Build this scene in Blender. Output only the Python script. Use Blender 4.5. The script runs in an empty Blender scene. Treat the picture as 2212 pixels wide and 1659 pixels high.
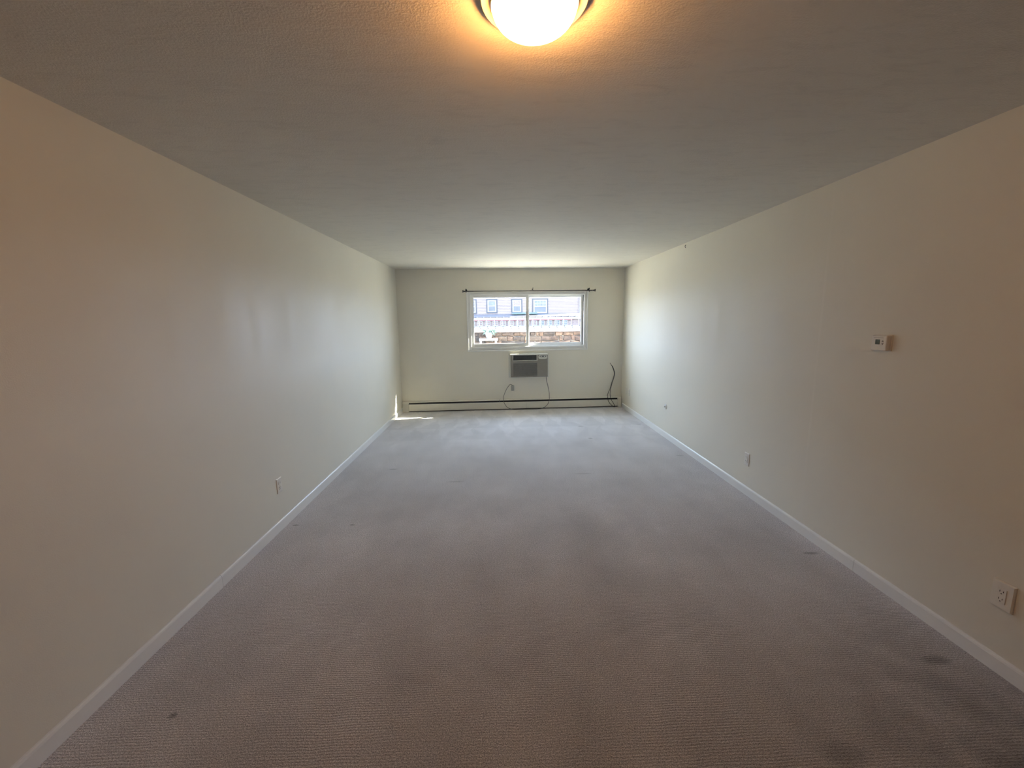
import bpy, bmesh, math, random
from mathutils import Vector, Matrix, noise
random.seed(7)
C = bpy.context.scene.collection
scene = bpy.context.scene
R = math.radians

# ------------------------------------------------------------ camera
F_PX, YAW, PITCH, ROLL, CAM_Z = 880.0, 0.03094, -0.15718, -0.01304, 1.5840
cd = bpy.data.cameras.new('camera'); cam = bpy.data.objects.new('camera', cd); C.objects.link(cam)
cd.sensor_fit = 'HORIZONTAL'; cd.sensor_width = 36.0; cd.lens = F_PX / 2212 * 36.0
cd.clip_start = 0.02; cd.clip_end = 500
fw = Vector((math.sin(YAW)*math.cos(PITCH), math.cos(YAW)*math.cos(PITCH), math.sin(PITCH)))
r0 = Vector((math.cos(YAW), -math.sin(YAW), 0)); u0 = r0.cross(fw)
rt = r0*math.cos(ROLL) + u0*math.sin(ROLL); up = rt.cross(fw)
m = Matrix((rt, up, -fw)).transposed().to_4x4(); m.translation = Vector((0, 0, CAM_Z))
cam.matrix_world = m
scene.camera = cam

# ------------------------------------------------------------ colour management
vs = scene.view_settings
vs.view_transform = 'Standard'; vs.look = 'None'; vs.gamma = 1.0; vs.use_curve_mapping = False
vs.exposure = 0.0

# ------------------------------------------------------------ world: bright hazy daylight sky
world = bpy.data.worlds.new('daylight_sky'); scene.world = world; world.use_nodes = True
nt = world.node_tree; nt.nodes.clear()
wo = nt.nodes.new('ShaderNodeOutputWorld'); bg = nt.nodes.new('ShaderNodeBackground')
tc = nt.nodes.new('ShaderNodeTexCoord'); sx = nt.nodes.new('ShaderNodeSeparateXYZ'); cr = nt.nodes.new('ShaderNodeValToRGB')
nt.links.new(tc.outputs['Generated'], sx.inputs[0]); nt.links.new(sx.outputs['Z'], cr.inputs[0])
nt.links.new(cr.outputs[0], bg.inputs['Color']); nt.links.new(bg.outputs[0], wo.inputs[0])
e = cr.color_ramp.elements
e[0].position = 0.0; e[0].color = (0.645, 0.755, 1.0, 1)
e[1].position = 0.7; e[1].color = (0.49, 0.66, 1.0, 1)
SKY = 22.5
bg.inputs['Strength'].default_value = SKY

# ------------------------------------------------------------ sun
sl = bpy.data.lights.new('sun', 'SUN'); sun = bpy.data.objects.new('sun', sl); C.objects.link(sun)
sl.energy = 130.0; sl.color = (1.0, 0.93, 0.74); sl.angle = R(0.53)
SUN_DIR = Vector((-1.35, -0.48, -1.0)).normalized()
sun.rotation_euler = SUN_DIR.to_track_quat('-Z', 'Y').to_euler(); sun.location = (12, 12, 12)

# ------------------------------------------------------------ room measures (metres)
H = 2.44; XL, XR = -1.713, 2.202; D1, D2 = 7.081, 7.201
PHI = math.atan2(D2-D1, XR-XL); WW = math.hypot(XR-XL, D2-D1)
Y0 = -2.6
TX, TY = math.cos(PHI), math.sin(PHI)
def bw(u, off=0.0, z=0.0):
    """point on the window wall, u metres from its left corner, off metres into the room"""
    return Vector((XL + TX*u + TY*off, D1 + TY*u - TX*off, z))
OU0, OU1, OZ0, OZ1 = 1.194, 3.262, 1.060, 2.050     # window opening

# portal so daylight through the window is sampled well
pl = bpy.data.lights.new('window_daylight_portal', 'AREA'); po = bpy.data.objects.new('window_daylight_portal', pl); C.objects.link(po)
pl.shape = 'RECTANGLE'; pl.size = OU1-OU0; pl.size_y = OZ1-OZ0; pl.cycles.is_portal = True
po.location = bw((OU0+OU1)/2, -0.345, (OZ0+OZ1)/2)
po.rotation_euler = (R(-90), 0, PHI)                 # shines toward the room (-y)

# ------------------------------------------------------------ helpers
class MB:
    def __init__(s): s.bm = bmesh.new()
    def box(s, x0, x1, y0, y1, z0, z1, bevel=0.0, seg=2):
        t = bmesh.new(); bmesh.ops.create_cube(t, size=1)
        for v in t.verts:
            v.co = Vector(((x0+x1)/2 + v.co.x*(x1-x0), (y0+y1)/2 + v.co.y*(y1-y0), (z0+z1)/2 + v.co.z*(z1-z0)))
        if bevel > 0: bmesh.ops.bevel(t, geom=list(t.edges), offset=bevel, segments=seg, profile=0.5, affect='EDGES')
        s.add(t); return s
    def add(s, t, M=None):
        if M is not None: bmesh.ops.transform(t, matrix=M, verts=t.verts)
        me = bpy.data.meshes.new('t'); t.to_mesh(me); t.free(); s.bm.from_mesh(me); bpy.data.meshes.remove(me)
    def cyl(s, p0, p1, r, seg=24, r2=None):
        p0 = Vector(p0); p1 = Vector(p1); d = p1-p0
        t = bmesh.new(); bmesh.ops.create_cone(t, cap_ends=True, segments=seg, radius1=r, radius2=r if r2 is None else r2, depth=d.length)
        s.add(t, Matrix.Translation((p0+p1)/2) @ d.to_track_quat('Z', 'Y').to_matrix().to_4x4()); return s
    def ball(s, c, r, seg=20, sc=(1, 1, 1)):
        t = bmesh.new(); bmesh.ops.create_uvsphere(t, u_segments=seg, v_segments=seg//2, radius=r)
        s.add(t, Matrix.Translation(Vector(c)) @ Matrix.Diagonal((sc[0], sc[1], sc[2], 1))); return s
    def prism(s, prof, x0, x1):
        """profile in (y,z) swept along x"""
        a = [s.bm.verts.new((x0, y, z)) for y, z in prof]; b = [s.bm.verts.new((x1, y, z)) for y, z in prof]
        n = len(prof)
        for i in range(n): s.bm.faces.new((a[i], a[(i+1) % n], b[(i+1) % n], b[i]))
        s.bm.faces.new(a[::-1]); s.bm.faces.new(b); return s
    def lathe(s, prof, c=(0, 0, 0), seg=64, axis='Z'):
        rings = []
        for r_, h in prof:
            ring = []
            for i in range(seg):
                a = 2*math.pi*i/seg
                if axis == 'Z': p = (c[0]+r_*math.cos(a), c[1]+r_*math.sin(a), c[2]+h)
                else: p = (c[0]+r_*math.cos(a), c[1]+h, c[2]+r_*math.sin(a))
                ring.append(s.bm.verts.new(p))
            rings.append(ring)
        for k in range(len(rings)-1):
            for i in range(seg):
                s.bm.faces.new((rings[k][i], rings[k][(i+1) % seg], rings[k+1][(i+1) % seg], rings[k+1][i]))
        for ring in (rings[0], rings[-1]):
            try: s.bm.faces.new(ring)
            except Exception: pass
        return s
    def tube(s, pts, r, seg=10, sub=8):
        pts = [Vector(p) for p in pts]; P = []
        n = len(pts)
        for i in range(n-1):
            a, b, c_, d = pts[max(i-1, 0)], pts[i], pts[i+1], pts[min(i+2, n-1)]
            for k in range(sub):
                t = k/sub
                P.append(0.5*((2*b)+(c_-a)*t+(2*a-5*b+4*c_-d)*t*t+(3*b-a-3*c_+d)*t**3))
        P.append(pts[-1])
        up_ = Vector((0, 1, 0)); prev = None
        for i, q in enumerate(P):
            tg = (P[min(i+1, len(P)-1)]-P[max(i-1, 0)]).normalized()
            if i == 0:
                if abs(tg.dot(up_)) > .95: up_ = Vector((1, 0, 0))
                nx = tg.cross(up_).normalized()
            else: nx = (nx - tg*nx.dot(tg)).normalized()
            ny = tg.cross(nx)
            ring = [s.bm.verts.new(q + (nx*math.cos(2*math.pi*j/seg)+ny*math.sin(2*math.pi*j/seg))*r) for j in range(seg)]
            if prev:
                for j in range(seg): s.bm.faces.new((prev[j], prev[(j+1) % seg], ring[(j+1) % seg], ring[j]))
            else: s.bm.faces.new(ring[::-1])
            prev = ring
        s.bm.faces.new(prev); return s
    def build(s, name, mat, parent=None, smooth=False, loc=None, rotz=0.0, hide=False):
        bmesh.ops.recalc_face_normals(s.bm, faces=s.bm.faces)
        me = bpy.data.meshes.new(name); s.bm.to_mesh(me); s.bm.free()
        for q in (mat if isinstance(mat, (list, tuple)) else [mat]): me.materials.append(q)
        if smooth:
            for p in me.polygons: p.use_smooth = True
            try: me.set_sharp_from_angle(angle=R(40))
            except Exception: pass
        o = bpy.data.objects.new(name, me); C.objects.link(o)
        if parent: o.parent = parent
        if loc is not None: o.location = loc
        o.rotation_euler = (0, 0, rotz)
        return o

def empty(name, loc, rotz=0.0):
    o = bpy.data.objects.new(name, None); C.objects.link(o); o.location = loc; o.rotation_euler = (0, 0, rotz)
    o.empty_display_size = 0.1
    return o
def tag(o, label, cat, group=None):
    o['label'] = label; o['category'] = cat
    if group: o['group'] = group
    return o
def struct(o):
    o['kind'] = 'structure'; return o
def kids(o): return [c for c in bpy.data.objects if c.parent == o]
def copy_tree(o, parent=None):
    c = o.copy(); C.objects.link(c)
    if parent: c.parent = parent
    for ch in kids(o): copy_tree(ch, c)
    return c

# ------------------------------------------------------------ materials
def mat(name, col, rough=0.5, metal=0.0, spec=0.5, bump=None, var=None, emit=None):
    """bump=(scale, strength, distance)  var=(scale, amount)"""
    M = bpy.data.materials.new(name); M.use_nodes = True; n = M.node_tree.nodes; L = M.node_tree.links
    p = n['Principled BSDF']; p.inputs['Base Color'].default_value = (*col, 1); p.inputs['Roughness'].default_value = rough
    p.inputs['Metallic'].default_value = metal; p.inputs['Specular IOR Level'].default_value = spec
    t = n.new('ShaderNodeTexCoord')
    if var:
        z = n.new('ShaderNodeTexNoise'); z.inputs['Scale'].default_value = var[0]; z.inputs['Detail'].default_value = 4
        L.new(t.outputs['Object'], z.inputs['Vector'])
        mr = n.new('ShaderNodeMapRange'); mr.inputs[1].default_value = .3; mr.inputs[2].default_value = .7
        mr.inputs[3].default_value = 1-var[1]; mr.inputs[4].default_value = 1+var[1]*.5
        L.new(z.outputs['Fac'], mr.inputs[0])
        mx = n.new('ShaderNodeVectorMath'); mx.operation = 'SCALE'; mx.inputs[0].default_value = col
        L.new(mr.outputs[0], mx.inputs['Scale']); L.new(mx.outputs[0], p.inputs['Base Color'])
    if bump:
        z = n.new('ShaderNodeTexNoise'); z.inputs['Scale'].default_value = bump[0]; z.inputs['Detail'].default_value = 3
        L.new(t.outputs['Object'], z.inputs['Vector'])
        b = n.new('ShaderNodeBump'); b.inputs['Strength'].default_value = bump[1]; b.inputs['Distance'].default_value = bump[2]
        L.new(z.outputs['Fac'], b.inputs['Height']); L.new(b.outputs[0], p.inputs['Normal'])
    if emit:
        p.inputs['Emission Color'].default_value = (*emit[0], 1); p.inputs['Emission Strength'].default_value = emit[1]
    return M

WALLC = (0.835, 0.80, 0.69)
m_wall = mat('cream_wall_paint', WALLC, .5, spec=.36, bump=(220, .25, .0012), var=(1.2, .02))
_n = m_wall.node_tree.nodes; _L = m_wall.node_tree.links        # vertical roller marks: slightly uneven sheen
_t = _n.new('ShaderNodeTexCoord'); _mp = _n.new('ShaderNodeMapping'); _mp.inputs['Scale'].default_value = (4.5, 4.5, .55)
_z = _n.new('ShaderNodeTexNoise'); _z.inputs['Scale'].default_value = 1.0; _z.inputs['Detail'].default_value = 5; _z.inputs['Roughness'].default_value = .6
_r = _n.new('ShaderNodeMapRange'); _r.inputs[1].default_value = .35; _r.inputs[2].default_value = .65; _r.inputs[3].default_value = .45; _r.inputs[4].default_value = .57
_L.new(_t.outputs['Object'], _mp.inputs[0]); _L.new(_mp.outputs[0], _z.inputs['Vector']); _L.new(_z.outputs['Fac'], _r.inputs[0]); _L.new(_r.outputs[0], _n['Principled BSDF'].inputs['Roughness'])
m_trim = mat('white_trim_paint', (0.90, 0.90, 0.87), .3, bump=(60, .08, .001))
m_heater = mat('cream_enamel_metal', (0.78, 0.755, 0.66), .38, var=(14, .03))
m_black = mat('dark_heater_slot', (0.012, 0.012, 0.014), .6, var=(30, .1))
m_vinyl = mat('white_window_vinyl', (0.84, 0.84, 0.82), .35, var=(10, .03))
m_plate = mat('white_plastic_plate', (0.85, 0.82, 0.74), .3, var=(30, .02))
m_paintplate = mat('painted_over_plate', WALLC, .4, var=(30, .02))
m_socket = mat('dark_socket_slots', (0.05, 0.045, 0.04), .5, var=(90, .1))
m_iron = mat('black_curtain_rod_iron', (0.02, 0.019, 0.022), .4, .6, var=(50, .2))
m_cable = mat('black_cable_rubber', (0.012, 0.012, 0.012), .5, var=(50, .2))
m_cord = mat('grey_power_cord', (0.16, 0.16, 0.14), .5, var=(50, .15))
m_ac = mat('taupe_grey_plastic', (0.28, 0.265, 0.23), .4, var=(20, .05))
m_acframe = mat('off_white_plastic', (0.74, 0.73, 0.66), .4, var=(20, .03))
m_acgrille = mat('dark_grey_grille', (0.17, 0.18, 0.19), .45, var=(20, .1))
m_lcd = mat('grey_green_display', (0.10, 0.12, 0.09), .15, var=(80, .2))
m_button = mat('taupe_buttons', (0.35, 0.30, 0.26), .4, var=(80, .1))
m_pan = mat('aged_bronze_metal', (0.80, 0.68, 0.52), .5, 0.0, var=(20, .1))

def ceiling_mat():
    M = bpy.data.materials.new('textured_ceiling_plaster'); M.use_nodes = True; n = M.node_tree.nodes; L = M.node_tree.links
    p = n['Principled BSDF']; p.inputs['Roughness'].default_value = .75
    t = n.new('ShaderNodeTexCoord')
    z = n.new('ShaderNodeTexNoise'); z.inputs['Scale'].default_value = .9; z.inputs['Detail'].default_value = 4
    L.new(t.outputs['Object'], z.inputs['Vector'])
    cr_ = n.new('ShaderNodeValToRGB'); cr_.color_ramp.elements[0].position = .3; cr_.color_ramp.elements[1].position = .7
    cr_.color_ramp.elements[0].color = (.76, .725, .635, 1); cr_.color_ramp.elements[1].color = (.80, .77, .685, 1)
    L.new(z.outputs['Fac'], cr_.inputs[0])
    mp0 = n.new('ShaderNodeMapping'); mp0.inputs['Scale'].default_value = (5.5, 17, 1); L.new(t.outputs['Object'], mp0.inputs[0])
    zs = n.new('ShaderNodeTexNoise'); zs.inputs['Scale'].default_value = 1.0; zs.inputs['Detail'].default_value = 6; zs.inputs['Roughness'].default_value = .7; zs.inputs['Distortion'].default_value = .6
    L.new(mp0.outputs[0], zs.inputs['Vector'])
    ms = n.new('ShaderNodeMapRange'); ms.inputs[1].default_value = .28; ms.inputs[2].default_value = .5; ms.inputs[3].default_value = .91; ms.inputs[4].default_value = 1.0  # streaks darkened in the colour, standing in for shade in the plaster relief
    L.new(zs.outputs['Fac'], ms.inputs[0])
    vm = n.new('ShaderNodeVectorMath'); vm.operation = 'SCALE'; L.new(cr_.outputs[0], vm.inputs[0]); L.new(ms.outputs[0], vm.inputs['Scale']); L.new(vm.outputs[0], p.inputs['Base Color'])
    # knock-down relief plus long trowel strokes across the room
    z1 = n.new('ShaderNodeTexNoise'); z1.inputs['Scale'].default_value = 130; z1.inputs['Detail'].default_value = 3; z1.inputs['Roughness'].default_value = .55
    L.new(t.outputs['Object'], z1.inputs['Vector'])
    mp = n.new('ShaderNodeMapping'); mp.inputs['Scale'].default_value = (2.2, 13, 1); L.new(t.outputs['Object'], mp.inputs[0])
    z2 = n.new('ShaderNodeTexNoise'); z2.inputs['Scale'].default_value = 1.0; z2.inputs['Detail'].default_value = 5; z2.inputs['Roughness'].default_value = .6
    L.new(mp.outputs[0], z2.inputs['Vector'])
    r1 = n.new('ShaderNodeMapRange'); r1.inputs[1].default_value = .42; r1.inputs[2].default_value = .62
    L.new(z1.outputs['Fac'], r1.inputs[0])
    b1 = n.new('ShaderNodeBump'); b1.inputs['Strength'].default_value = .45; b1.inputs['Distance'].default_value = .0010; L.new(r1.outputs[0], b1.inputs['Height'])
    b2 = n.new('ShaderNodeBump'); b2.inputs['Strength'].default_value = .4; b2.inputs['Distance'].default_value = .007; L.new(z2.outputs['Fac'], b2.inputs['Height'])
    L.new(b1.outputs[0], b2.inputs['Normal']); L.new(b2.outputs[0], p.inputs['Normal'])
    return M
m_ceil = ceiling_mat()

def carpet_mat():
    M = bpy.data.materials.new('ribbed_taupe_carpet'); M.use_nodes = True; n = M.node_tree.nodes; L = M.node_tree.links
    p = n['Principled BSDF']; p.inputs['Roughness'].default_value = .95; p.inputs['Specular IOR Level'].default_value = .15
    p.inputs['Sheen Weight'].default_value = .6; p.inputs['Sheen Roughness'].default_value = .5
    t = n.new('ShaderNodeTexCoord'); P = t.outputs['Object']
    sp = n.new('ShaderNodeSeparateXYZ'); L.new(P, sp.inputs[0])
    def math_(op, a, b=None, c=None):
        q = n.new('ShaderNodeMath'); q.operation = op
        for i, v in enumerate((a, b, c)):
            if v is None: continue
            if isinstance(v, (int, float)): q.inputs[i].default_value = v
            else: L.new(v, q.inputs[i])
        return q.outputs[0]
    def noise_(scale, detail=3, vec=P, rough=.5):
        q = n.new('ShaderNodeTexNoise'); q.inputs['Scale'].default_value = scale; q.inputs['Detail'].default_value = detail
        q.inputs['Roughness'].default_value = rough; L.new(vec, q.inputs['Vector']); return q.outputs['Fac']
    def mr(v, a, b, c, d):
        q = n.new('ShaderNodeMapRange'); L.new(v, q.inputs[0])
        for i, w in enumerate((a, b, c, d)): q.inputs[i+1].default_value = w
        return q.outputs[0]
    # ribs across the room, 11 mm apart, slightly wandering
    wob = math_('MULTIPLY', noise_(6, 3), .02)
    ph = math_('MULTIPLY', math_('ADD', sp.outputs['Y'], wob), 2*math.pi/.011)
    rib = math_('MULTIPLY_ADD', math_('SINE', ph), .5, .5)
    tuft = noise_(230, 3, rough=.7)
    patch = mr(noise_(1.7, 3), .35, .65, .25, 1.0)
    rib = math_('ADD', math_('MULTIPLY', math_('SUBTRACT', rib, .5), patch), .5)
    tuft2 = noise_(120, 3)
    h = math_('ADD', math_('MULTIPLY', rib, .42), math_('MULTIPLY', tuft, 1.3))
    # wear and pile direction
    wear = mr(noise_(1.3, 6, rough=.65), .3, .7, .84, 1.10)
    mp = n.new('ShaderNodeMapping'); mp.inputs['Scale'].default_value = (3, 1.0, 1); L.new(P, mp.inputs[0])
    wear2 = mr(noise_(1.3, 4, mp.outputs[0]), .35, .65, .94, 1.05)
    # vacuum wedges near the window wall
    wv = n.new('ShaderNodeMapping'); wv.inputs['Scale'].default_value = (1, 1, 1); L.new(P, wv.inputs[0])
    row = math_('FLOOR', math_('MULTIPLY', sp.outputs['Y'], 1.7))
    fy = math_('FRACT', math_('MULTIPLY', sp.outputs['Y'], 1.7))
    nx_ = math_('ADD', math_('MULTIPLY', sp.outputs['X'], 3.3), math_('MULTIPLY', row, .37))
    nx_ = math_('ADD', nx_, math_('MULTIPLY', noise_(2.3, 3), 1.5))
    fx = math_('FRACT', nx_)
    tri = math_('ABSOLUTE', math_('SUBTRACT', fx, .5))              # 0..0.5
    wedge = math_('LESS_THAN', tri, math_('MULTIPLY', fy, .48))
    near = mr(sp.outputs['Y'], 4.6, 6.1, 0, 1)
    wedge = math_('MULTIPLY', math_('SUBTRACT', wedge, .5), math_('MULTIPLY', near, .12))
    vac = math_('ADD', wedge, 1.0)
    # dirt: broad soiling where people walk in, and separate small spots
    dx = math_('SUBTRACT', sp.outputs['X'], 1.95); dy = math_('SUBTRACT', sp.outputs['Y'], 1.0)
    d = math_('SQRT', math_('ADD', math_('MULTIPLY', dx, dx), math_('MULTIPLY', dy, dy)))
    soil_n = noise_(5, 5, rough=.65)
    soil = math_('MULTIPLY', mr(d, .2, 1.0, 1, 0), mr(soil_n, .32, .62, .25, 1))
    soil = math_('SUBTRACT', 1.0, math_('MULTIPLY', soil, .68))
    val = math_('MULTIPLY', math_('MULTIPLY', wear, wear2), math_('MULTIPLY', vac, soil))
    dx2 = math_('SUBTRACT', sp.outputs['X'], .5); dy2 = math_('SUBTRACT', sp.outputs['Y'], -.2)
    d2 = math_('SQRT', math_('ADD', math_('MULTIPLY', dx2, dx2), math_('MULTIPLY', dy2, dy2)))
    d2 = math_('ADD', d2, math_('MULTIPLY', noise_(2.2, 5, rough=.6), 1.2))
    shade_soil = mr(d2, 1.2, 3.9, 0, 1)            # near floor painted darker and browner for dimmer light there, with some soiling
    for (sxx, syy, rx, ry, a) in SPOTS:
        ex = math_('DIVIDE', math_('SUBTRACT', sp.outputs['X'], sxx), rx)
        ey = math_('DIVIDE', math_('SUBTRACT', sp.outputs['Y'], syy), ry)
        dd = math_('ADD', math_('MULTIPLY', ex, ex), math_('MULTIPLY', ey, ey))
        dd = math_('ADD', dd, math_('MULTIPLY', math_('SUBTRACT', tuft2, .5), 1.2))
        val = math_('MULTIPLY', val, mr(dd, .15, 1.1, 1-a, 1))
    pile = math_('MULTIPLY', mr(tuft, .36, .64, .40, 1.55), mr(rib, 0, 1, .86, 1.1))  # tuft tone, plus gaps between ribs painted darker as the shade in them
    pile = math_('MULTIPLY', pile, mr(tuft2, .34, .66, .84, 1.14))
    val = math_('MULTIPLY', val, pile)
    vm = n.new('ShaderNodeVectorMath'); vm.operation = 'SCALE'; vm.inputs[0].default_value = (.735, .712, .715); L.new(val, vm.inputs['Scale'])
    gx = n.new('ShaderNodeMix'); gx.data_type = 'RGBA'; gx.blend_type = 'MULTIPLY'; gx.inputs[0].default_value = 1.0
    gr = n.new('ShaderNodeMix'); gr.data_type = 'RGBA'; L.new(shade_soil, gr.inputs[0]); gr.inputs[6].default_value = (.53, .50, .42, 1); gr.inputs[7].default_value = (1, 1, 1, 1)
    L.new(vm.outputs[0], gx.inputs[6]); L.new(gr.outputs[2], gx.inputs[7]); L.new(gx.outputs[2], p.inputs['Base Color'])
    b = n.new('ShaderNodeBump'); b.inputs['Strength'].default_value = .8; b.inputs['Distance'].default_value = .004
    L.new(h, b.inputs['Height']); L.new(b.outputs[0], p.inputs['Normal'])
    return M
SPOTS = [(-1.63, 3.06, .028, .012, .5), (-1.18, 3.04, .024, .012, .5), (-1.17, 4.25, .05, .016, .45), (2.08, 2.47, .06, .02, .5),
         (-1.36, 1.48, .020, .016, .55), (2.0, 1.60, .075, .03, .5), (1.19, 5.85, .045, .03, .35), (1.20, 5.23, .035, .03, .4),
         (.85, 3.99, .12, .02, .2), (-.45, 3.86, .10, .016, .25), (2.08, 4.47, .05, .025, .3), (1.24, 1.22, .10, .05, .3), (2.08, 5.89, .05, .03, .3)]
m_carpet = carpet_mat()

def glass_mat():
    M = bpy.data.materials.new('clear_window_glass'); M.use_nodes = True; n = M.node_tree.nodes; L = M.node_tree.links
    n.remove(n['Principled BSDF']); o = n['Material Output']
    a = n.new('ShaderNodeBsdfTransparent'); a.inputs[0].default_value = (.96, .98, .97, 1)
    g = n.new('ShaderNodeBsdfGlossy'); g.inputs['Roughness'].default_value = .02
    w = n.new('ShaderNodeLayerWeight'); pw = n.new('ShaderNodeMath'); pw.operation = 'POWER'; pw.inputs[1].default_value = 4.5
    f = n.new('ShaderNodeMath'); f.operation = 'MULTIPLY_ADD'; f.inputs[1].default_value = .5; f.inputs[2].default_value = .02
    L.new(w.outputs['Facing'], pw.inputs[0]); L.new(pw.outputs[0], f.inputs[0])
    x = n.new('ShaderNodeMixShader'); L.new(f.outputs[0], x.inputs[0]); L.new(a.outputs[0], x.inputs[1]); L.new(g.outputs[0], x.inputs[2]); L.new(x.outputs[0], o.inputs[0])
    return M
m_glass = glass_mat()

# ============================================================ ROOM SHELL
# floor
mb = MB(); mb.box(XL-.2, XR+.2, Y0-.2, D2+.15, -.12, 0); struct(mb.build('floor', m_carpet))
mb = MB(); mb.box(XL-.2, XR+.2, Y0-.2, D2+.45, H, H+.15); struct(mb.build('ceiling', m_ceil))
mb = MB(); mb.box(XL-.15, XL, Y0-.15, D1, 0, H); struct(mb.build('wall_left', m_wall))
# the long right wall has a faint taped drywall joint where its nearer board stands proud
mb = MB()
prof = [(XR, D2), (XR, 2.86), (XR+.0007, 2.755), (XR-.0002, 2.735), (XR, 2.45), (XR, Y0-.15), (XR+.15, Y0-.15), (XR+.15, D2)]
a = [mb.bm.verts.new((x, y, 0)) for x, y in prof]; b = [mb.bm.verts.new((x, y, H)) for x, y in prof]
for i in range(len(prof)): mb.bm.faces.new((a[i], a[(i+1) % len(prof)], b[(i+1) % len(prof)], b[i]))
mb.bm.faces.new(a); mb.bm.faces.new(b)
struct(mb.build('wall_right', m_wall))
mb = MB(); mb.box(XL-.15, XR+.15, Y0-.15, Y0, 0, H); struct(mb.build('wall_rear', m_wall))
# window wall, 34 cm thick masonry with the opening (local x along the wall, local y outward)
TH = .34
mb = MB()
mb.box(-.3, OU0, 0, TH, -.1, H+.1); mb.box(OU1, WW+.3, 0, TH, -.1, H+.1)
mb.box(OU0, OU1, 0, TH, -.1, OZ0); mb.box(OU0, OU1, 0, TH, OZ1, H+.1)
struct(mb.build('wall_front', m_wall, loc=bw(0), rotz=PHI))

# baseboards, rounded top edge, in lengths with open butt joints
def bb_profile(t=.013, h=.078):
    return [(0, 0), (-t, 0), (-t, h-.014), (-t*.8, h-.006), (-t*.45, h-.001), (0, h)]
mb = MB()                                          # local x = along +y from Y0; profile y -> toward room
ys = [Y0, 2.310, 4.55, D1-.03]
for i in range(3): mb.prism(bb_profile(), ys[i]-Y0+.0012, ys[i+1]-Y0-.0012)
struct(mb.build('baseboard_left', m_trim, loc=(XL, Y0, 0), rotz=R(90)))
mb = MB()
ys = [Y0, 2.267, D2-.08]
for i in range(2): mb.prism(bb_profile(), D2-ys[i+1]+.0012, D2-ys[i]-.0012)
struct(mb.build('baseboard_right', m_trim, loc=(XR, D2, 0), rotz=R(-90)))

# ============================================================ WINDOW
win = empty('window_1', bw(OU0, 0, OZ0), PHI); struct(win)
w_, h_ = OU1-OU0, OZ1-OZ0
mb = MB()                                          # outer frame with tracks
fy0, fy1 = .012, .105
mb.box(0, .048, fy0, fy1, 0, h_, .003); mb.box(w_-.048, w_, fy0, fy1, 0, h_, .003)
mb.box(.048, w_-.048, fy0, fy1, 0, .052, .003); mb.box(.048, w_-.048, fy0, fy1, h_-.045, h_, .003)
mb.box(.048, w_-.048, .030, .034, .052, .066); mb.box(.048, w_-.048, .068, .072, .052, .064)
mb.box(.048, w_-.048, .030, .034, h_-.056, h_-.045)
mb.build('window_frame', m_vinyl, win)
mb = MB()                                          # narrow bead around the opening
mb.box(-.022, 0, -.006, .006, -.022, h_, .002); mb.box(w_, w_+.022, -.006, .006, -.022, h_, .002)
mb.box(0, w_, -.010, .006, -.022, 0, .002)
mb.build('window_trim', m_trim, win)
def sash(name, x0, x1, y0, sl_, sr_):
    mb = MB(); z0, z1 = .056, h_-.05
    mb.box(x0, x0+sl_, y0, y0+.03, z0, z1, .003); mb.box(x1-sr_, x1, y0, y0+.03, z0, z1, .003)
    mb.box(x0+sl_, x1-sr_, y0, y0+.03, z0, z0+.052, .003); mb.box(x0+sl_, x1-sr_, y0, y0+.03, z1-.034, z1, .003)
    s = mb.build(name, m_vinyl, win)
    g = MB(); g.box(x0+sl_-.004, x1-sr_+.004, y0+.013, y0+.017, z0+.048, z1-.030)
    g.build('pane', m_glass, s)
    g = MB()
    for (a0, a1, c0, c1) in ((x0+sl_, x0+sl_+.006, z0+.052, z1-.034), (x1-sr_-.006, x1-sr_, z0+.052, z1-.034), (x0+sl_, x1-sr_, z0+.052, z0+.058), (x0+sl_, x1-sr_, z1-.040, z1-.034)):
        g.box(a0, a1, y0+.006, y0+.012, c0, c1)
    g.build('glazing_bead', m_vinyl, s)
    return s
sL = sash('window_sash', .044, 1.050, .035, .050, .040)
sR = sash('window_sash', 1.012, w_-.044, .072, .045, .042)
mb = MB(); mb.box(1.000, 1.012, .016, .036, .50, .66, .003); mb.box(.997, 1.015, .022, .034, .55, .61, .003)
mb.build('window_latch', m_ac, sL)
mb = MB(); mb.box(w_-.052, w_-.047, .040, .100, .055, h_-.05); mb.build('weatherstrip', m_black, win)

# ============================================================ CURTAIN ROD
rod = empty('curtain_rod', bw(1.120, 0, 2.061), PHI)
L_ = 3.3835-1.120; oy = -.07
mb = MB(); mb.cyl((.05, oy, 0), (L_*.52, oy, -.0002), .0065, 16); mb.cyl((L_*.5, oy, 0), (L_-.05, oy, 0), .0080, 16); mb.build('rod', m_iron, rod, smooth=True)
for sgn, x in ((-1, 0.0), (1, L_)):
    mb = MB()
    # finial: collar, neck, ball and flared end disc
    prof = [(.004, .058), (.011, .056), (.011, .048), (.005, .044), (.009, .036), (.013, .030), (.009, .023), (.005, .018), (.020, .008), (.024, .002), (.020, -.003), (.004, -.005)]
    t = MB(); t.lathe(prof, seg=20)
    me = bpy.data.meshes.new('t'); t.bm.to_mesh(me); t.bm.free()
    tb = bmesh.new(); tb.from_mesh(me); bpy.data.meshes.remove(me)
    mb.add(tb, Matrix.Translation((x, oy, 0)) @ Matrix.Rotation(R(90) if sgn < 0 else R(-90), 4, 'Y'))
    mb.build('finial', m_iron, rod, smooth=True)
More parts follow.
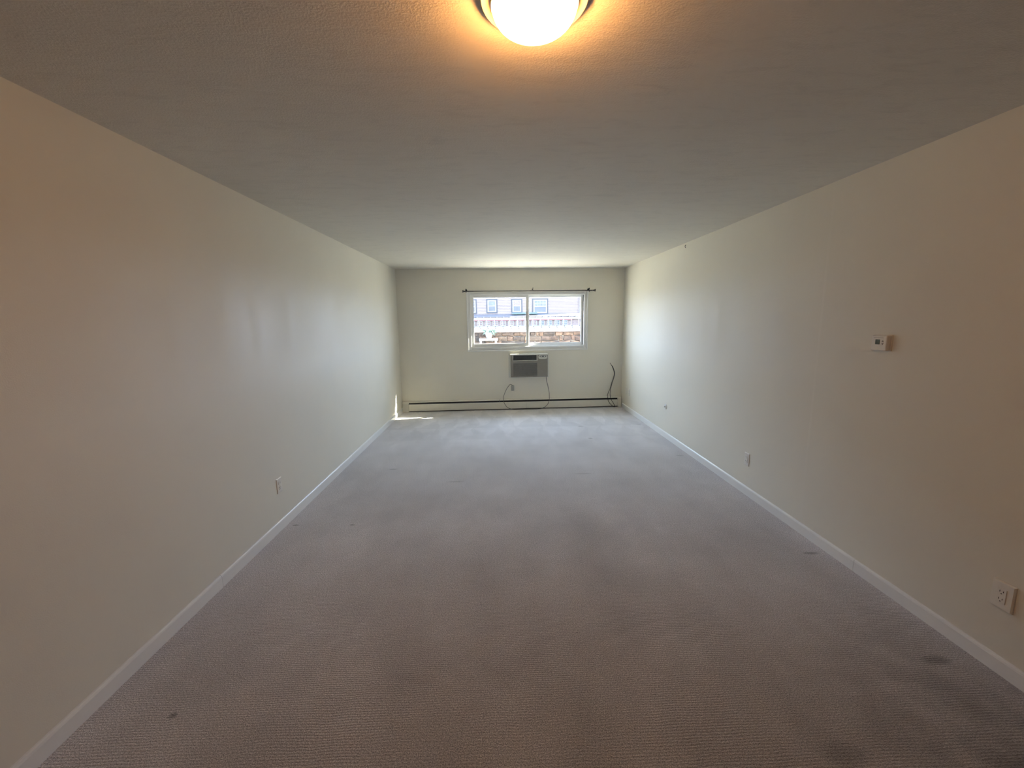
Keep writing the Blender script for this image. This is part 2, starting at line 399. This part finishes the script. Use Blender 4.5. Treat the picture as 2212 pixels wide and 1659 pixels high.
for x in (.055, L_-.105):
    mb = MB(); mb.cyl((x, 0, .02), (x, -.006, .02), .017, 20); mb.tube([(x, -.004, .025), (x, -.04, .030), (x, -.07, .024)], .0045, 8, 6)
    t = MB(); mb.cyl((x, -.074, -.017), (x, -.074, .03), .005, 12)
    ring = [(x, oy+.013*math.cos(a_), .013*math.sin(a_)) for a_ in [i*math.pi/6 for i in range(0, 13)]]
    mb.tube(ring, .004, 8, 2)
    mb.ball((x, -.072, .033), .010, 14); mb.ball((x, -.074, -.019), .007, 12)
    mb.build('bracket', m_iron, rod, smooth=True)
mb = MB(); x = 2.307-1.120
mb.cyl((x, 0, .030), (x, -.005, .030), .010, 16); mb.box(x-.003, x+.003, -.074, 0, .026, .031); mb.box(x-.0035, x+.0035, -.078, -.072, -.006, .056)
mb.build('bracket', m_iron, rod)
tag(rod, 'long black metal curtain rod with round finials mounted above the sliding window', 'curtain rod')

# ============================================================ AIR CONDITIONER
AU0, AZ0 = 1.905, .580; aw, ah = 2.567-1.905, .985-.580
ac = empty('wall_air_conditioner', bw(AU0, 0, AZ0), PHI)
mb = MB()   # flange flat on the wall
for (a0, a1, c0, c1) in ((-.028, .004, -.012, ah+.022), (aw-.004, aw+.024, -.012, ah+.022), (.004, aw-.004, ah-.002, ah+.022), (.004, aw-.004, -.012, .002)):
    mb.box(a0, a1, -.014, 0, c0, c1, .002)
mb.build('wall_sleeve_flange', m_acframe, ac)
mb = MB(); mb.box(0, aw, -.045, 0, 0, ah, .004); mb.build('housing', m_acframe, ac)
gx0, gx1, gz0, gz1 = .052, .462, .298, .384
mb = MB()   # front panel with hole for the outlet grille
Yf, Yb = -.080, -.045
mb.box(.006, gx0, Yf, Yb, .002, ah-.004, .004); mb.box(gx1, aw-.004, Yf, Yb, .002, ah-.004, .004)
mb.box(gx0-.004, gx1+.004, Yf, Yb, .002, gz0, .003); mb.box(gx0-.004, gx1+.004, Yf, Yb, gz1, ah-.004, .003)
mb.build('front_panel', m_ac, ac)
mb = MB()   # outlet grille
mb.box(gx0, gx1, -.050, -.046, gz0, gz1)
for k in range(7):
    z = gz0+.008+k*.0115
    mb.box(gx0+.002, gx1-.002, -.074, -.052, z, z+.003)
for k in range(1, 6): mb.box(gx0+k*.068, gx0+k*.068+.002, -.066, -.050, gz0, gz1)
mb.build('outlet_grille', m_acgrille, ac)
mb = MB()   # pale surround of the outlet
mb.box(gx0-.012, gx0, -.084, -.05, gz0-.012, gz1+.008, .003); mb.box(gx1, gx1+.012, -.084, -.05, gz0-.012, gz1+.008, .003)
mb.box(gx0, gx1, -.084, -.05, gz0-.012, gz0, .003); mb.box(-.0, aw-.002, -.084, -.03, gz1+.001, ah+.001, .003)
mb.build('outlet_surround', m_acframe, ac)
mb = MB()   # intake louvres
for k in range(22):
    z = .022+k*.0103
    mb.prism([(-.0795, z), (-.0865, z+.001), (-.0865, z+.0035), (-.0795, z+.0068)], .052, .472)
mb.build('intake_grille', m_ac, ac)
mb = MB(); mb.box(.052, .472, -.0815, -.079, .020, .250); mb.build('louvre_gap_shade', m_acgrille, ac)  # added dark backing that stands in for the shade between the louvres
mb = MB()   # oval control panel
def oval(mb, cx, cz, rx, rz, y0, y1, n_=40):
    A = [mb.bm.verts.new((cx+rx*math.copysign(abs(math.cos(t))**.6, math.cos(t)), y0, cz+rz*math.copysign(abs(math.sin(t))**.6, math.sin(t)))) for t in [2*math.pi*i/n_ for i in range(n_)]]
    B_ = [mb.bm.verts.new((v.co.x, y1, v.co.z)) for v in A]
    for i in range(n_): mb.bm.faces.new((A[i], A[(i+1) % n_], B_[(i+1) % n_], B_[i]))
    mb.bm.faces.new(A); mb.bm.faces.new(B_)
oval(mb, .570, .350, .076, .036, -.087, -.078)
cp = mb.build('control_panel', m_acframe, ac)
mb = MB(); oval(mb, .570, .363, .058, .013, -.0885, -.0868); mb.build('display', m_acgrille, cp)
for x in (.540, .598):
    mb = MB(); mb.cyl((x, -.087, .361), (x, -.096, .361), .010, 18); mb.build('knob', m_acframe, cp)
mb = MB()
for k in range(6): mb.box(.530+k*.0145, .539+k*.0145, -.089, -.0868, .332, .338, .0008)
mb.build('button_row', m_ac, cp)
# cord (local coords of AC: x=u-AU0, y=-off, z=z-AZ0)
def acp(u, off, z): return (u-AU0, -off, z-AZ0)
mb = MB()
mb.tube([acp(2.540, .05, .584), acp(2.548, .055, .50), acp(2.575, .06, .38), acp(2.592, .068, .26), acp(2.588, .078, .16), acp(2.562, .085, .09), acp(2.50, .09, .035), acp(2.40, .095, .0115), acp(2.20, .10, .0085), acp(1.98, .095, .010),
         acp(1.86, .09, .04), acp(1.795, .083, .115), acp(1.775, .075, .19), acp(1.785, .062, .26), acp(1.83, .045, .36), acp(1.875, .035, .425), acp(1.905, .032, .452), acp(1.930, .03, .440), acp(1.942, .03, .425)], .0046, 10, 8)
mb.build('power_cord', m_cord, ac, smooth=True)
mb = MB(); mb.box(1.918-AU0, 1.972-AU0, -.042, -.0065, .335-AZ0, .430-AZ0, .006); pg = mb.build('plug', m_cord, ac)
pg['label'] = 'pale grey boxy safety plug'; pg.data.materials[0] = mat('pale_grey_plug', (.42, .42, .38), .4, var=(30, .05))
tag(ac, 'grey through-wall air conditioner below the window with its cord hanging to a plug', 'air conditioner')

# ============================================================ OUTLETS AND PLATES
def rect_plate(mb, w, h, t=.006, inset=.004):
    # bevelled plate, front toward local -y, back on y=0
    V = []
    for (ww, hh, y) in ((w/2, h/2, 0), (w/2, h/2, -t*.45), (w/2-inset, h/2-inset, -t)):
        V.append([mb.bm.verts.new(p) for p in ((-ww, y, -hh), (ww, y, -hh), (ww, y, hh), (-ww, y, hh))])
    for k in range(2):
        for i in range(4): mb.bm.faces.new((V[k][i], V[k][(i+1) % 4], V[k+1][(i+1) % 4], V[k+1][i]))
    mb.bm.faces.new(V[0]); mb.bm.faces.new(V[2])
def outlet(loc, rotz, label, w=.070, h=.115, kind='duplex', face=None, cover=None, t=.006):
    o = empty('electrical_outlet', loc, rotz); pm = cover or m_plate
    mb = MB(); rect_plate(mb, w, h, t); mb.build('cover_plate', pm, o)
    if kind == 'duplex':
        for dz in (-.0195, .0195):
            mb = MB(); mb.cyl((0, -t+.001, dz), (0, -t-.0025, dz), .0165, 28)
            for v in mb.bm.verts: v.co.z = dz + max(-.0135, min(.0135, v.co.z-dz))
            s = mb.build('socket', face or pm, o)
            mb = MB()
            for x, hh in ((-.0063, .0045), (.0063, .0037)): mb.box(x-.0011, x+.0011, -t-.0029, -t-.002, dz+.003-hh, dz+.003+hh)
            mb.cyl((0, -t-.0029, dz-.008), (0, -t-.002, dz-.008), .0024, 12)
            mb.build('slots', m_socket, s)
        mb = MB(); mb.cyl((0, -t, 0), (0, -t-.0012, 0), .003, 12); mb.build('screw', pm, o)
    elif kind == 'decora':
        mb = MB(); mb.box(-.0167, .0167, -t-.0025, -t+.001, -.0335, .0335, .001); s = mb.build('socket', face or pm, o)
        for dz in (-.0175, .0175):
            mb = MB()
            for x, hh in ((-.0063, .0045), (.0063, .0037)): mb.box(x-.0011, x+.0011, -t-.0029, -t-.002, dz+.003-hh, dz+.003+hh)
            mb.cyl((0, -t-.0029, dz-.008), (0, -t-.002, dz-.008), .0024, 12)
            mb.build('slots', m_socket, s)
    elif kind == 'blank':
        for dz in (-.03, .03):
            mb = MB(); mb.cyl((0, -t, dz), (0, -t-.001, dz), .0028, 12); mb.build('screw', pm, o)
    return tag(o, label, 'outlet' if kind != 'blank' else 'wall plate', 'electrical outlets around the room' if kind != 'blank' else None)
outlet((XL, 3.037, .345), R(90), 'white duplex outlet low on the long left wall above the baseboard')
outlet((XR, 3.425, .322), R(-90), 'white rectangular outlet on the right wall, halfway along between round jack and square outlet', kind='decora')
outlet((XR, 1.553, .356), R(-90), 'white outlet with oversized plate and dark slots, nearest on the right wall', w=.082, h=.126, kind='decora', t=.012)
outlet((XR, 6.745, .338), R(-90), 'cream painted-over outlet plate on the right wall beside the far corner', kind='duplex', cover=m_plate)
bp = outlet((XR, 6.905, .346), R(-90), 'blank cream cover plate on the right wall, closest to the far corner', w=.07, kind='blank', cover=m_plate)
bp.name = 'blank_wall_plate'
outlet(bw(1.947, 0, .355), PHI, 'cream outlet behind the air conditioner plug on the window wall', w=.072, h=.12, kind='duplex', cover=m_paintplate)
# round jack
o = empty('round_wall_jack', (XR, 5.228, .413), R(-90))
mb = MB(); mb.lathe([(.001, -.0), (.034, 0), (.034, -.004), (.029, -.009), (.012, -.011), (.001, -.011)], axis='Y', seg=32); mb.build('cover_plate', m_plate, o, smooth=True)
mb = MB(); mb.box(-.008, .008, -.026, -.009, -.007, .010, .003); mb.build('jack', m_plate, o)
tag(o, 'small round white jack low on the right wall between outlets', 'wall jack')
# thermostat
o = empty('thermostat', (XR, 2.282, 1.424), R(-90))
# local +x points to world -y i.e. toward the camera
mb = MB(); mb.box(-.036, .068, -.006, 0, -.046, .046, .003); mb.build('wall_plate', m_plate, o)
mb = MB(); mb.box(-.033, .063, -.032, -.005, -.0435, .0435, .006, 3); bd = mb.build('body', m_plate, o)
mb = MB(); mb.box(-.006, .022, -.0335, -.031, -.008, .020, .0015); mb.build('display', m_lcd, o)
for dz in (.011, -.004):
    mb = MB()
    s_ = 1 if dz > 0 else -1
    a = [mb.bm.verts.new(q) for q in ((.034, -.0318, dz-.005*s_), (.046, -.0318, dz-.005*s_), (.040, -.0318, dz+.005*s_))]
    b = [mb.bm.verts.new((v.co.x, -.0345, v.co.z)) for v in a]
    mb.bm.faces.new(a); mb.bm.faces.new(b)
    for i in range(3): mb.bm.faces.new((a[i], a[(i+1) % 3], b[(i+1) % 3], b[i]))
    mb.build('button', m_button, o)
mb = MB(); mb.box(-.018, .040, -.0325, -.0316, .030, .0315); mb.build('seam_line', m_button, o)
tag(o, 'white thermostat with small grey display and two arrow buttons on the right wall', 'thermostat')
# nail near ceiling
mb = MB(); mb.tube([(0, .002, .008), (0, -.006, .010), (0, -.010, .0), (0, -.008, -.016), (0, -.003, -.022)], .0028, 8, 6)
o = mb.build('picture_hook', m_iron, loc=(XR, 4.876, H-.035), rotz=R(-90)); tag(o, 'small dark hook high on the right wall close to the ceiling', 'hook')

# ============================================================ BASEBOARD HEATER
hz = empty('baseboard_heater', bw(.012, 0, 0), PHI)
HL = WW-.012-.012; cw = .105; HD = .064
def hprof():  # end cap outline (y,z)
    return [(0, 0), (-HD, 0), (-HD, .150), (-HD+.006, .166), (-HD+.022, .182), (0, .184)]
mb = MB(); mb.prism(hprof(), 0, cw); mb.build('end_cap', m_heater, hz)
mb = MB(); mb.prism(hprof(), HL-.066, HL); mb.build('end_cap', m_heater, hz)
mb = MB(); mb.prism([(0, .168), (-HD+.024, .168), (-HD+.012, .166), (-HD+.010, .170), (-HD+.024, .181), (0, .183)], cw, HL-.066); mb.build('hood', m_heater, hz)
xm = 2.180-.012
for a0, a1 in ((cw+.004, xm-.001), (xm+.001, HL-.070)):
    mb = MB(); mb.prism([(-HD+.004, .018), (-HD, .020), (-HD, .126), (-HD+.004, .134), (-HD+.012, .138), (-HD+.012, .135), (-HD+.006, .128), (-HD+.005, .022)], a0, a1); mb.build('front_panel', m_heater, hz)
mb = MB(); mb.box(cw, HL-.066, -.020, -.002, 0, .168); mb.cyl((cw, -.035, .085), (HL-.066, -.035, .085), .012, 12)
mb.build('heating_element', m_black, hz)
mb = MB(); mb.box(cw, 1.712-.012, -HD+.008, -HD+.016, .132, .146); mb.box(1.704-.012, 1.712-.012, -HD+.006, -HD+.01, .14, .185); mb.box(2.263-.012, HL-.07, -HD+.008, -HD+.014, .130, .142)
mb.build('damper', m_acgrille, hz)
tag(hz, 'long cream baseboard heater with dark slot along the foot of the window wall', 'heater')

# ============================================================ BLACK CABLES
def cpt(u, off, z, o0): return (u-o0[0], -off, z-o0[1])
o0 = (3.705, .767)
mb = MB(); mb.tube([cpt(3.707, .006, .767, o0), cpt(3.718, .022, .755, o0), cpt(3.735, .03, .715, o0), cpt(3.758, .03, .655, o0), cpt(3.768, .03, .60, o0), cpt(3.755, .03, .53, o0), cpt(3.722, .035, .43, o0), cpt(3.695, .05, .34, o0), cpt(3.660, .065, .27, o0), cpt(3.640, .078, .215, o0), cpt(3.650, .083, .14, o0), cpt(3.680, .085, .08, o0), cpt(3.728, .09, .03, o0), cpt(3.765, .095, .008, o0)], .0042, 10, 8)
o = mb.build('coaxial_cable', m_cable, loc=bw(o0[0], 0, o0[1]), rotz=PHI, smooth=True); tag(o, 'black cable from the wall hole, bowing furthest left before the heater', 'cable', 'black cables beside the heater')
mb = MB(); mb.tube([cpt(3.712, .014, .760, o0), cpt(3.727, .028, .745, o0), cpt(3.744, .038, .71, o0), cpt(3.766, .038, .655, o0), cpt(3.775, .038, .60, o0), cpt(3.763, .038, .53, o0), cpt(3.730, .045, .43, o0), cpt(3.702, .06, .34, o0), cpt(3.690, .072, .27, o0), cpt(3.692, .082, .20, o0), cpt(3.712, .085, .135, o0), cpt(3.750, .086, .075, o0), cpt(3.772, .088, .03, o0), cpt(3.778, .095, .0075, o0)], .0040, 10, 8)
o = mb.build('coaxial_cable', m_cable, loc=bw(o0[0], 0, o0[1]), rotz=PHI, smooth=True); tag(o, 'black cable from the wall hole, right-hand strand where the two split above the heater', 'cable', 'black cables beside the heater')
mb = MB(); mb.cyl((0, 0, 0), (0, -.005, 0), .010, 16); o = mb.build('cable_grommet', m_button, loc=bw(3.703, 0, .785), rotz=PHI)
tag(o, 'tiny taupe grommet on the window wall above the black cables', 'grommet')

# ============================================================ CEILING LIGHT
LX, LY = .111, 1.225
cl = empty('ceiling_light', (LX, LY, H))
mb = MB(); mb.lathe([(.001, 0), (.140, 0), (.143, -.006), (.144, -.018), (.142, -.022), (.122, -.0225), (.117, -.026), (.116, -.036), (.001, -.036)], seg=96); mb.build('metal_pan', m_pan, cl, smooth=True)
m_dome = mat('glowing_opal_glass', (.9, .85, .75), .3, emit=((1.0, .43, .115), 70.0), var=(5, .02))
mb = MB(); prof = [(.112, -.032)] + [(.113*math.cos(t)**.8, -.036-.058*math.sin(t)**.95) for t in [i*math.pi/2/18 for i in range(18)]] + [(.002, -.094)]
mb.lathe(prof, seg=96); mb.build('glass_dome', m_dome, cl, smooth=True)
_n = m_dome.node_tree.nodes; _L = m_dome.node_tree.links     # side of the glass set to glow more than its foot, to brighten the ceiling
_g = _n.new('ShaderNodeNewGeometry'); _s = _n.new('ShaderNodeSeparateXYZ'); _m = _n.new('ShaderNodeMapRange')
_m.inputs[1].default_value = -1.0; _m.inputs[2].default_value = 0.0; _m.inputs[3].default_value = 9.0; _m.inputs[4].default_value = 165.0
_L.new(_g.outputs['Normal'], _s.inputs[0]); _L.new(_s.outputs['Z'], _m.inputs[0]); _L.new(_m.outputs[0], _n['Principled BSDF'].inputs['Emission Strength'])
tag(cl, 'lit round flush ceiling light with white glass dome and bronze pan', 'ceiling light')

# ============================================================ OUTSIDE
m_ground = mat('sunlit_pale_gravel', (.32, .285, .225), .9, var=(2, .2), bump=(20, .4, .02))
m_siding = mat('lilac_grey_siding', (0.128, 0.096, 0.086), .7, var=(2, .06))
m_xwhite = mat('white_exterior_paint', (0.15, 0.135, 0.125), .6, var=(4, .06))
m_xdark = mat('slate_window_surround', (0.022, 0.0205, 0.02), .6, var=(4, .1))
m_xglass = mat('dark_house_glass', (0.032, 0.034, 0.036), .25, var=(3, .4))
m_xcurt = mat('pale_curtain_behind_glass', (0.065, 0.066, 0.064), .5, var=(5, .3))
m_xblind = mat('tan_blind_behind_glass', (0.11, 0.072, 0.056), .6, var=(9, .3))
m_roof = mat('pale_metal_roof', (0.056, 0.052, 0.055), .5, var=(3, .05))
m_blue = mat('blue_grey_strip', (0.012, 0.012, 0.035), .5, var=(5, .1))
m_red = mat('dusty_red_paint', (0.15, 0.05, 0.05), .6, var=(5, .2))
m_brown = mat('brown_lattice_wall', (0.115, 0.083, 0.07), .8, var=(6, .3), bump=(30, .4, .01))
m_knob = mat('black_clamp_iron', (0.012, 0.012, 0.013), .5, var=(9, .2))
m_mint = mat('mint_green_canopy', (0.055, 0.075, 0.065), .6, var=(5, .08))
m_coping = mat('white_coping_stone', (0.165, 0.162, 0.155), .8, var=(5, .08))
m_leaf = mat('pale_leaf_green', (0.05, 0.08, 0.06), .6, var=(20, .3))

mb = MB(); mb.box(-30, 30, D2+.36, 18.3, .1, .30); struct(mb.build('ground', m_ground))
m_terrace = mat('grey_asphalt', (.06, .057, .05), .9, var=(1.5, .2), bump=(20, .4, .02))
mb = MB(); mb.box(-30, 30, 18.32, 60, .2, 1.03); g2 = struct(mb.build('ground', m_terrace))

# rubble retaining wall with coping
sw = empty('retaining_wall', (1.3, 18, .28))
mb = MB(); mb.box(-10, 8, .02, .30, 0, .74); back_ = mb.build('mortar_core', mat('sandy_mortar', (.17, .135, .10), .9, var=(7, .35), bump=(25, .5, .02)), sw)
mb = MB(); col_layer = None
def stone_mat():
    M = bpy.data.materials.new('rubble_stone'); M.use_nodes = True; n = M.node_tree.nodes; L = M.node_tree.links
    p = n['Principled BSDF']; p.inputs['Roughness'].default_value = .9
    at = n.new('ShaderNodeAttribute'); at.attribute_name = 'stone_tint'; at.attribute_type = 'GEOMETRY'
    t = n.new('ShaderNodeTexCoord'); z = n.new('ShaderNodeTexNoise'); z.inputs['Scale'].default_value = 7; z.inputs['Detail'].default_value = 8; z.inputs['Roughness'].default_value = .72
    L.new(t.outputs['Object'], z.inputs['Vector'])
    mr = n.new('ShaderNodeMapRange'); mr.inputs[1].default_value = .35; mr.inputs[2].default_value = .65; mr.inputs[3].default_value = .38; mr.inputs[4].default_value = 1.6
    L.new(z.outputs['Fac'], mr.inputs[0])
    v = n.new('ShaderNodeVectorMath'); v.operation = 'SCALE'; L.new(at.outputs['Color'], v.inputs[0]); L.new(mr.outputs[0], v.inputs['Scale']); L.new(v.outputs[0], p.inputs['Base Color'])
    b = n.new('ShaderNodeBump'); b.inputs['Distance'].default_value = .03; L.new(z.outputs['Fac'], b.inputs['Height']); L.new(b.outputs[0], p.inputs['Normal'])
    return M
bm = bmesh.new(); cl_ = bm.loops.layers.color.new('stone_tint')
zrow = [(0.0, .16), (.16, .36), (.36, .58), (.58, .735)]
for ri, (z0, z1) in enumerate(zrow):
    x = -4.2 + random.random()*.2
    while x < 5:
        w = random.uniform(.14, .60)
        t = bmesh.new(); bmesh.ops.create_cube(t, size=1)
        for v in t.verts:
            v.co = Vector((x+w/2+v.co.x*(w-.012)+random.uniform(-.035, .035), v.co.y*.16+.02+random.uniform(-.02, .02), (z0+z1)/2+v.co.z*(z1-z0-.015)+random.uniform(-.022, .022)))
        bmesh.ops.bevel(t, geom=list(t.edges), offset=.035, segments=2, profile=.6, affect='EDGES')
        k = random.random(); warm = max(0, min(1, (x+1)/4))*.6+random.random()*.4
        base = Vector((.225, .180, .135)).lerp(Vector((.345, .245, .165)), warm)*random.uniform(.75, 1.35)
        me = bpy.data.meshes.new('t'); t.to_mesh(me); t.free()
        n0 = len(bm.faces); bm.from_mesh(me); bpy.data.meshes.remove(me); bm.faces.ensure_lookup_table()
        for f in bm.faces[n0:]:
            for l in f.loops: l[cl_] = (*base, 1)
        x += w
mb = MB(); mb.bm.free(); mb.bm = bm; mb.build('stonework', stone_mat(), sw, smooth=True)
mb = MB()
x = -10
while x < 8:
    mb.box(x+.004, x+1.496, -.11, .34, .765, .825, .01); x += 1.5
mb.build('coping', m_coping, sw)
mb = MB(); mb.box(-10, 8, -.05, .30, .735, .765); mb.build('coping_bed', m_brown, sw)
tag(sw, 'brown rubble stone retaining wall with white coping seen through the window', 'wall')

# white railing on the coping
fn = empty('railing', (1.3, 18.05, 1.105)); X0 = -.855-1.3-.338*6
np_ = 26
mb = MB(); mb.box(X0, X0+.338*(np_-1), -.012, .012, .032, .052, .003); mb.build('bottom_rail', m_coping, fn)
mb = MB(); mb.box(X0, X0+.338*(np_-1), -.010, .010, .115, .128, .002); mb.build('middle_rail', m_coping, fn)
mb = MB(); mb.box(X0, X0+.338*(np_-1), -.014, .014, .470, .486, .003); mb.build('top_rail', m_xwhite, fn)
for i in range(np_):
    x = X0+i*.338
    mb = MB(); mb.box(x-.012, x+.012, -.012, .012, 0, .49, .002); ps = mb.build('post', m_coping, fn)
    mb = MB(); mb.box(x+.012, x+.062, -.04, .01, .150, .196, .006); mb.build('clamp', m_knob, ps)
    mb = MB(); mb.box(x+.034, x+.082, -.044, -.008, .084, .126, .006); mb.build('clamp', m_knob, ps)
tag(fn, 'low white railing with black clamps on top of the stone wall outside', 'railing')

# bench and planter in front of the stone wall
bn = empty('bench', (-.44, 17.55, .30))
mb = MB(); mb.box(-.40, .40, -.15, .15, .40, .49, .01); mb.build('seat', m_coping, bn)
for x in (-.33, .31):
    mb = MB(); mb.box(x-.035, x+.045, -.12, .12, 0, .40, .006); mb.build('leg', m_coping, bn)
tag(bn, 'pale slab bench standing in front of the stone wall outside', 'bench')
pt = empty('planter', (-.42, 17.55, .79))
mb = MB()
mb.lathe([(.085, 0), (.10, .01), (.16, .20), (.185, .22), (.185, .26), (.15, .26), (.14, .22), (.002, .21)], seg=24); mb.build('pot', m_coping, pt, smooth=True)
mb = MB(); random.seed(3)
for k in range(26):
    a_ = random.uniform(0, 6.28); l_ = random.uniform(.18, .34); d_ = Vector((math.cos(a_), math.sin(a_)*.6, random.uniform(-.5, .7))).normalized()
    p0 = Vector((.05*math.cos(a_), .05*math.sin(a_), .23)); p1 = p0+Vector((d_.x*.6, d_.y*.6, .7))*l_*.6; p2 = p0+d_*l_+Vector((0, 0, .05))
    s_ = d_.cross(Vector((0, 0, 1))).normalized()*.02
    q = [mb.bm.verts.new(v) for v in (p0-s_*.3, p0+s_*.3, p1+s_, p2, p1-s_)]
    q2 = [mb.bm.verts.new(v+Vector((0, 0, .004))) for v in (p0-s_*.3, p0+s_*.3, p1+s_, p2, p1-s_)]
    mb.bm.faces.new(q); mb.bm.faces.new(q2[::-1])
    for i in range(5): mb.bm.faces.new((q[i], q[(i+1) % 5], q2[(i+1) % 5], q2[i]))
mb.build('foliage', m_leaf, pt)
tag(pt, 'white flared planter with pale green leaves standing on the bench outside', 'planter')

# low lean-to with row of windows behind the railing
lt = empty('lean_to', (1.3, 30, 1.03))
mb = MB(); mb.box(-9, 5.3, 0, 3.85, 0, .50); mb.build('wall', m_brown, lt)
mb = MB(); mb.box(-9, 4.1, -.10, -.02, .480, .545); mb.build('fascia', m_red, lt)
mb = MB(); mb.prism([(-.12, .545), (-.12, .575), (3.90, .995), (3.90, .945)], -9, 5.4); rf = mb.build('roof', m_roof, lt)
mb = MB(); mb.prism([(1.24, .716), (1.20, .742), (1.26, .750), (1.28, .72)], -9, 5.3); mb.build('snow_rail', m_blue, rf)
for i in range(-4, 17):
    x = -1.604-1.3+i*.4974
    mb = MB(); mb.prism([(.95, .655), (1.05, .76), (1.20, .80), (1.26, .80), (1.26, .72)], x-.035, x+.035); mb.build('snow_bracket', m_knob, rf)
for i in range(-3, 12):
    x = -1.35-1.3+i*.563
    wn = None
    mb = MB()
    for (a0, a1, c0, c1) in ((x-.20, x-.165, .10, .46), (x+.165, x+.20, .10, .46), (x-.165, x+.165, .10, .14), (x-.165, x+.165, .42, .46), (x-.012, x+.012, .14, .42), (x-.165, x+.165, .27, .29)):
        mb.box(a0, a1, -.05, .0, c0, c1)
    wn = mb.build('window', m_coping, lt)
    mb = MB(); mb.box(x-.165, x+.165, -.02, -.01, .14, .42); mb.build('pane', m_xblind if i < 8 else m_xcurt, wn)
mb = MB(); mb.box(-9, 5.3, -.03, 0, .0, .085); mb.build('plinth', m_coping, lt)
tag(lt, 'low lean-to with pale roof, red fascia and small windows behind the railing', 'building')

# house with clapboard siding
hs = empty('house', (1.3, 34, 1.0))
mb = MB(); hx0, hx1 = -14.3, 5.45
n_ = 44; e_ = .125
for k in range(n_):
    z = .0+k*e_
    mb.prism([(.0, z), (-.035, z), (-.006, z+e_), (0.0, z+e_)], hx0, hx1)
mb.build('siding', m_siding, hs)
mb = MB(); mb.box(hx0, hx1, .0, 8, 0, n_*e_); mb.build('body', m_siding, hs)
mb = MB(); mb.box(hx1-.02, hx1+.12, -.06, .1, 0, n_*e_); mb.build('corner_board', m_xwhite, hs)
mb = MB(); mb.cyl((hx1-.10, -.10, 0), (hx1-.10, -.10, 2.25), .035, 10); mb.tube([(hx1-.10, -.10, 2.2), (hx1-.10, -.10, 2.3), (hx1+.0, -.18, 2.42)], .035, 8, 4); mb.build('downspout', m_xwhite, hs)
mb = MB(); mb.prism([(-.5, n_*e_-.1), (-.5, n_*e_), (4, n_*e_+2.4), (8.5, n_*e_), (8.5, n_*e_-.1)], hx0-.4, hx1+.4); mb.build('roof', m_xdark, hs)
def hwin(xc, w, z0, z1, grid, up_m, lo_m):
    w_2 = w/2; mb = MB(); f = .085
    for (a0, a1, c0, c1) in ((-w_2, -w_2+f, z0, z1), (w_2-f, w_2, z0, z1), (-w_2+f, w_2-f, z0, z0+f), (-w_2+f, w_2-f, z1-f, z1)): mb.box(xc+a0, xc+a1, -.07, 0, c0, c1)
    sr = mb.build('window', m_xdark, hs)
    mb = MB(); i_ = f; g = .10; zm = (z0+z1)/2
    for (a0, a1, c0, c1) in ((-w_2+i_, -w_2+i_+g, z0+i_, z1-i_), (w_2-i_-g, w_2-i_, z0+i_, z1-i_), (-w_2+i_+g, w_2-i_-g, z0+i_, z0+i_+g*.8), (-w_2+i_+g, w_2-i_-g, z1-i_-g, z1-i_), (-w_2+i_+g, w_2-i_-g, zm-.035, zm+.035)):
        mb.box(xc+a0, xc+a1, -.055, -.005, c0, c1)
    ux0, ux1, uz0, uz1 = xc-w_2+i_+g, xc+w_2-i_-g, zm+.035, z1-i_-g
    for k in range(1, grid[0]): xx = ux0+(ux1-ux0)*k/grid[0]; mb.box(xx-.014, xx+.014, -.052, -.02, uz0, uz1)
    for k in range(1, grid[1]): zz = uz0+(uz1-uz0)*k/grid[1]; mb.box(ux0, ux1, -.052, -.02, zz-.014, zz+.014)
    mb.build('sash', m_xwhite, sr)
    mb = MB(); mb.box(ux0, ux1, -.04, -.036, uz0, uz1); mb.build('upper_pane', up_m, sr)
    mb = MB(); mb.box(ux0, ux1, -.04, -.036, z0+i_+g*.8, zm-.035); mb.build('lower_pane', lo_m, sr)
zb = 1.0
hwin(-.514-1.3, .90, 2.12-zb, 3.25-zb, (1, 1), m_xcurt, m_xglass)
hwin(1.526-1.3, .90, 2.10-zb, 3.25-zb, (3, 2), m_xblind, m_xglass)
hwin(3.45-1.3, 1.30, 1.99-zb, 3.25-zb, (4, 2), m_xcurt, m_xglass)
hwin(-2.20-1.3, .90, 2.08-zb, 3.25-zb, (3, 2), m_xglass, m_xglass)
tag(hs, 'lilac grey clapboard house with white double-hung windows across from the window', 'house')
cn = empty('canopy', (2.1, 33.2, 2.02))
mb = MB(); mb.prism([(-.5, .02), (-.5, .05), (.45, .12), (.45, .09)], -1.03, 1.03); mb.build('cover', m_mint, cn)
mb = MB(); mb.box(-.95, .95, -.48, -.44, -.04, .02); mb.build('edge_bar', m_leaf, cn)
for x in (-.9, .9):
    mb = MB(); mb.box(x-.02, x+.02, .0, .04, -.062, .06); mb.build('leg', m_mint, cn)
tag(cn, 'flat mint green canopy standing on the lean-to roof below the house windows', 'canopy')
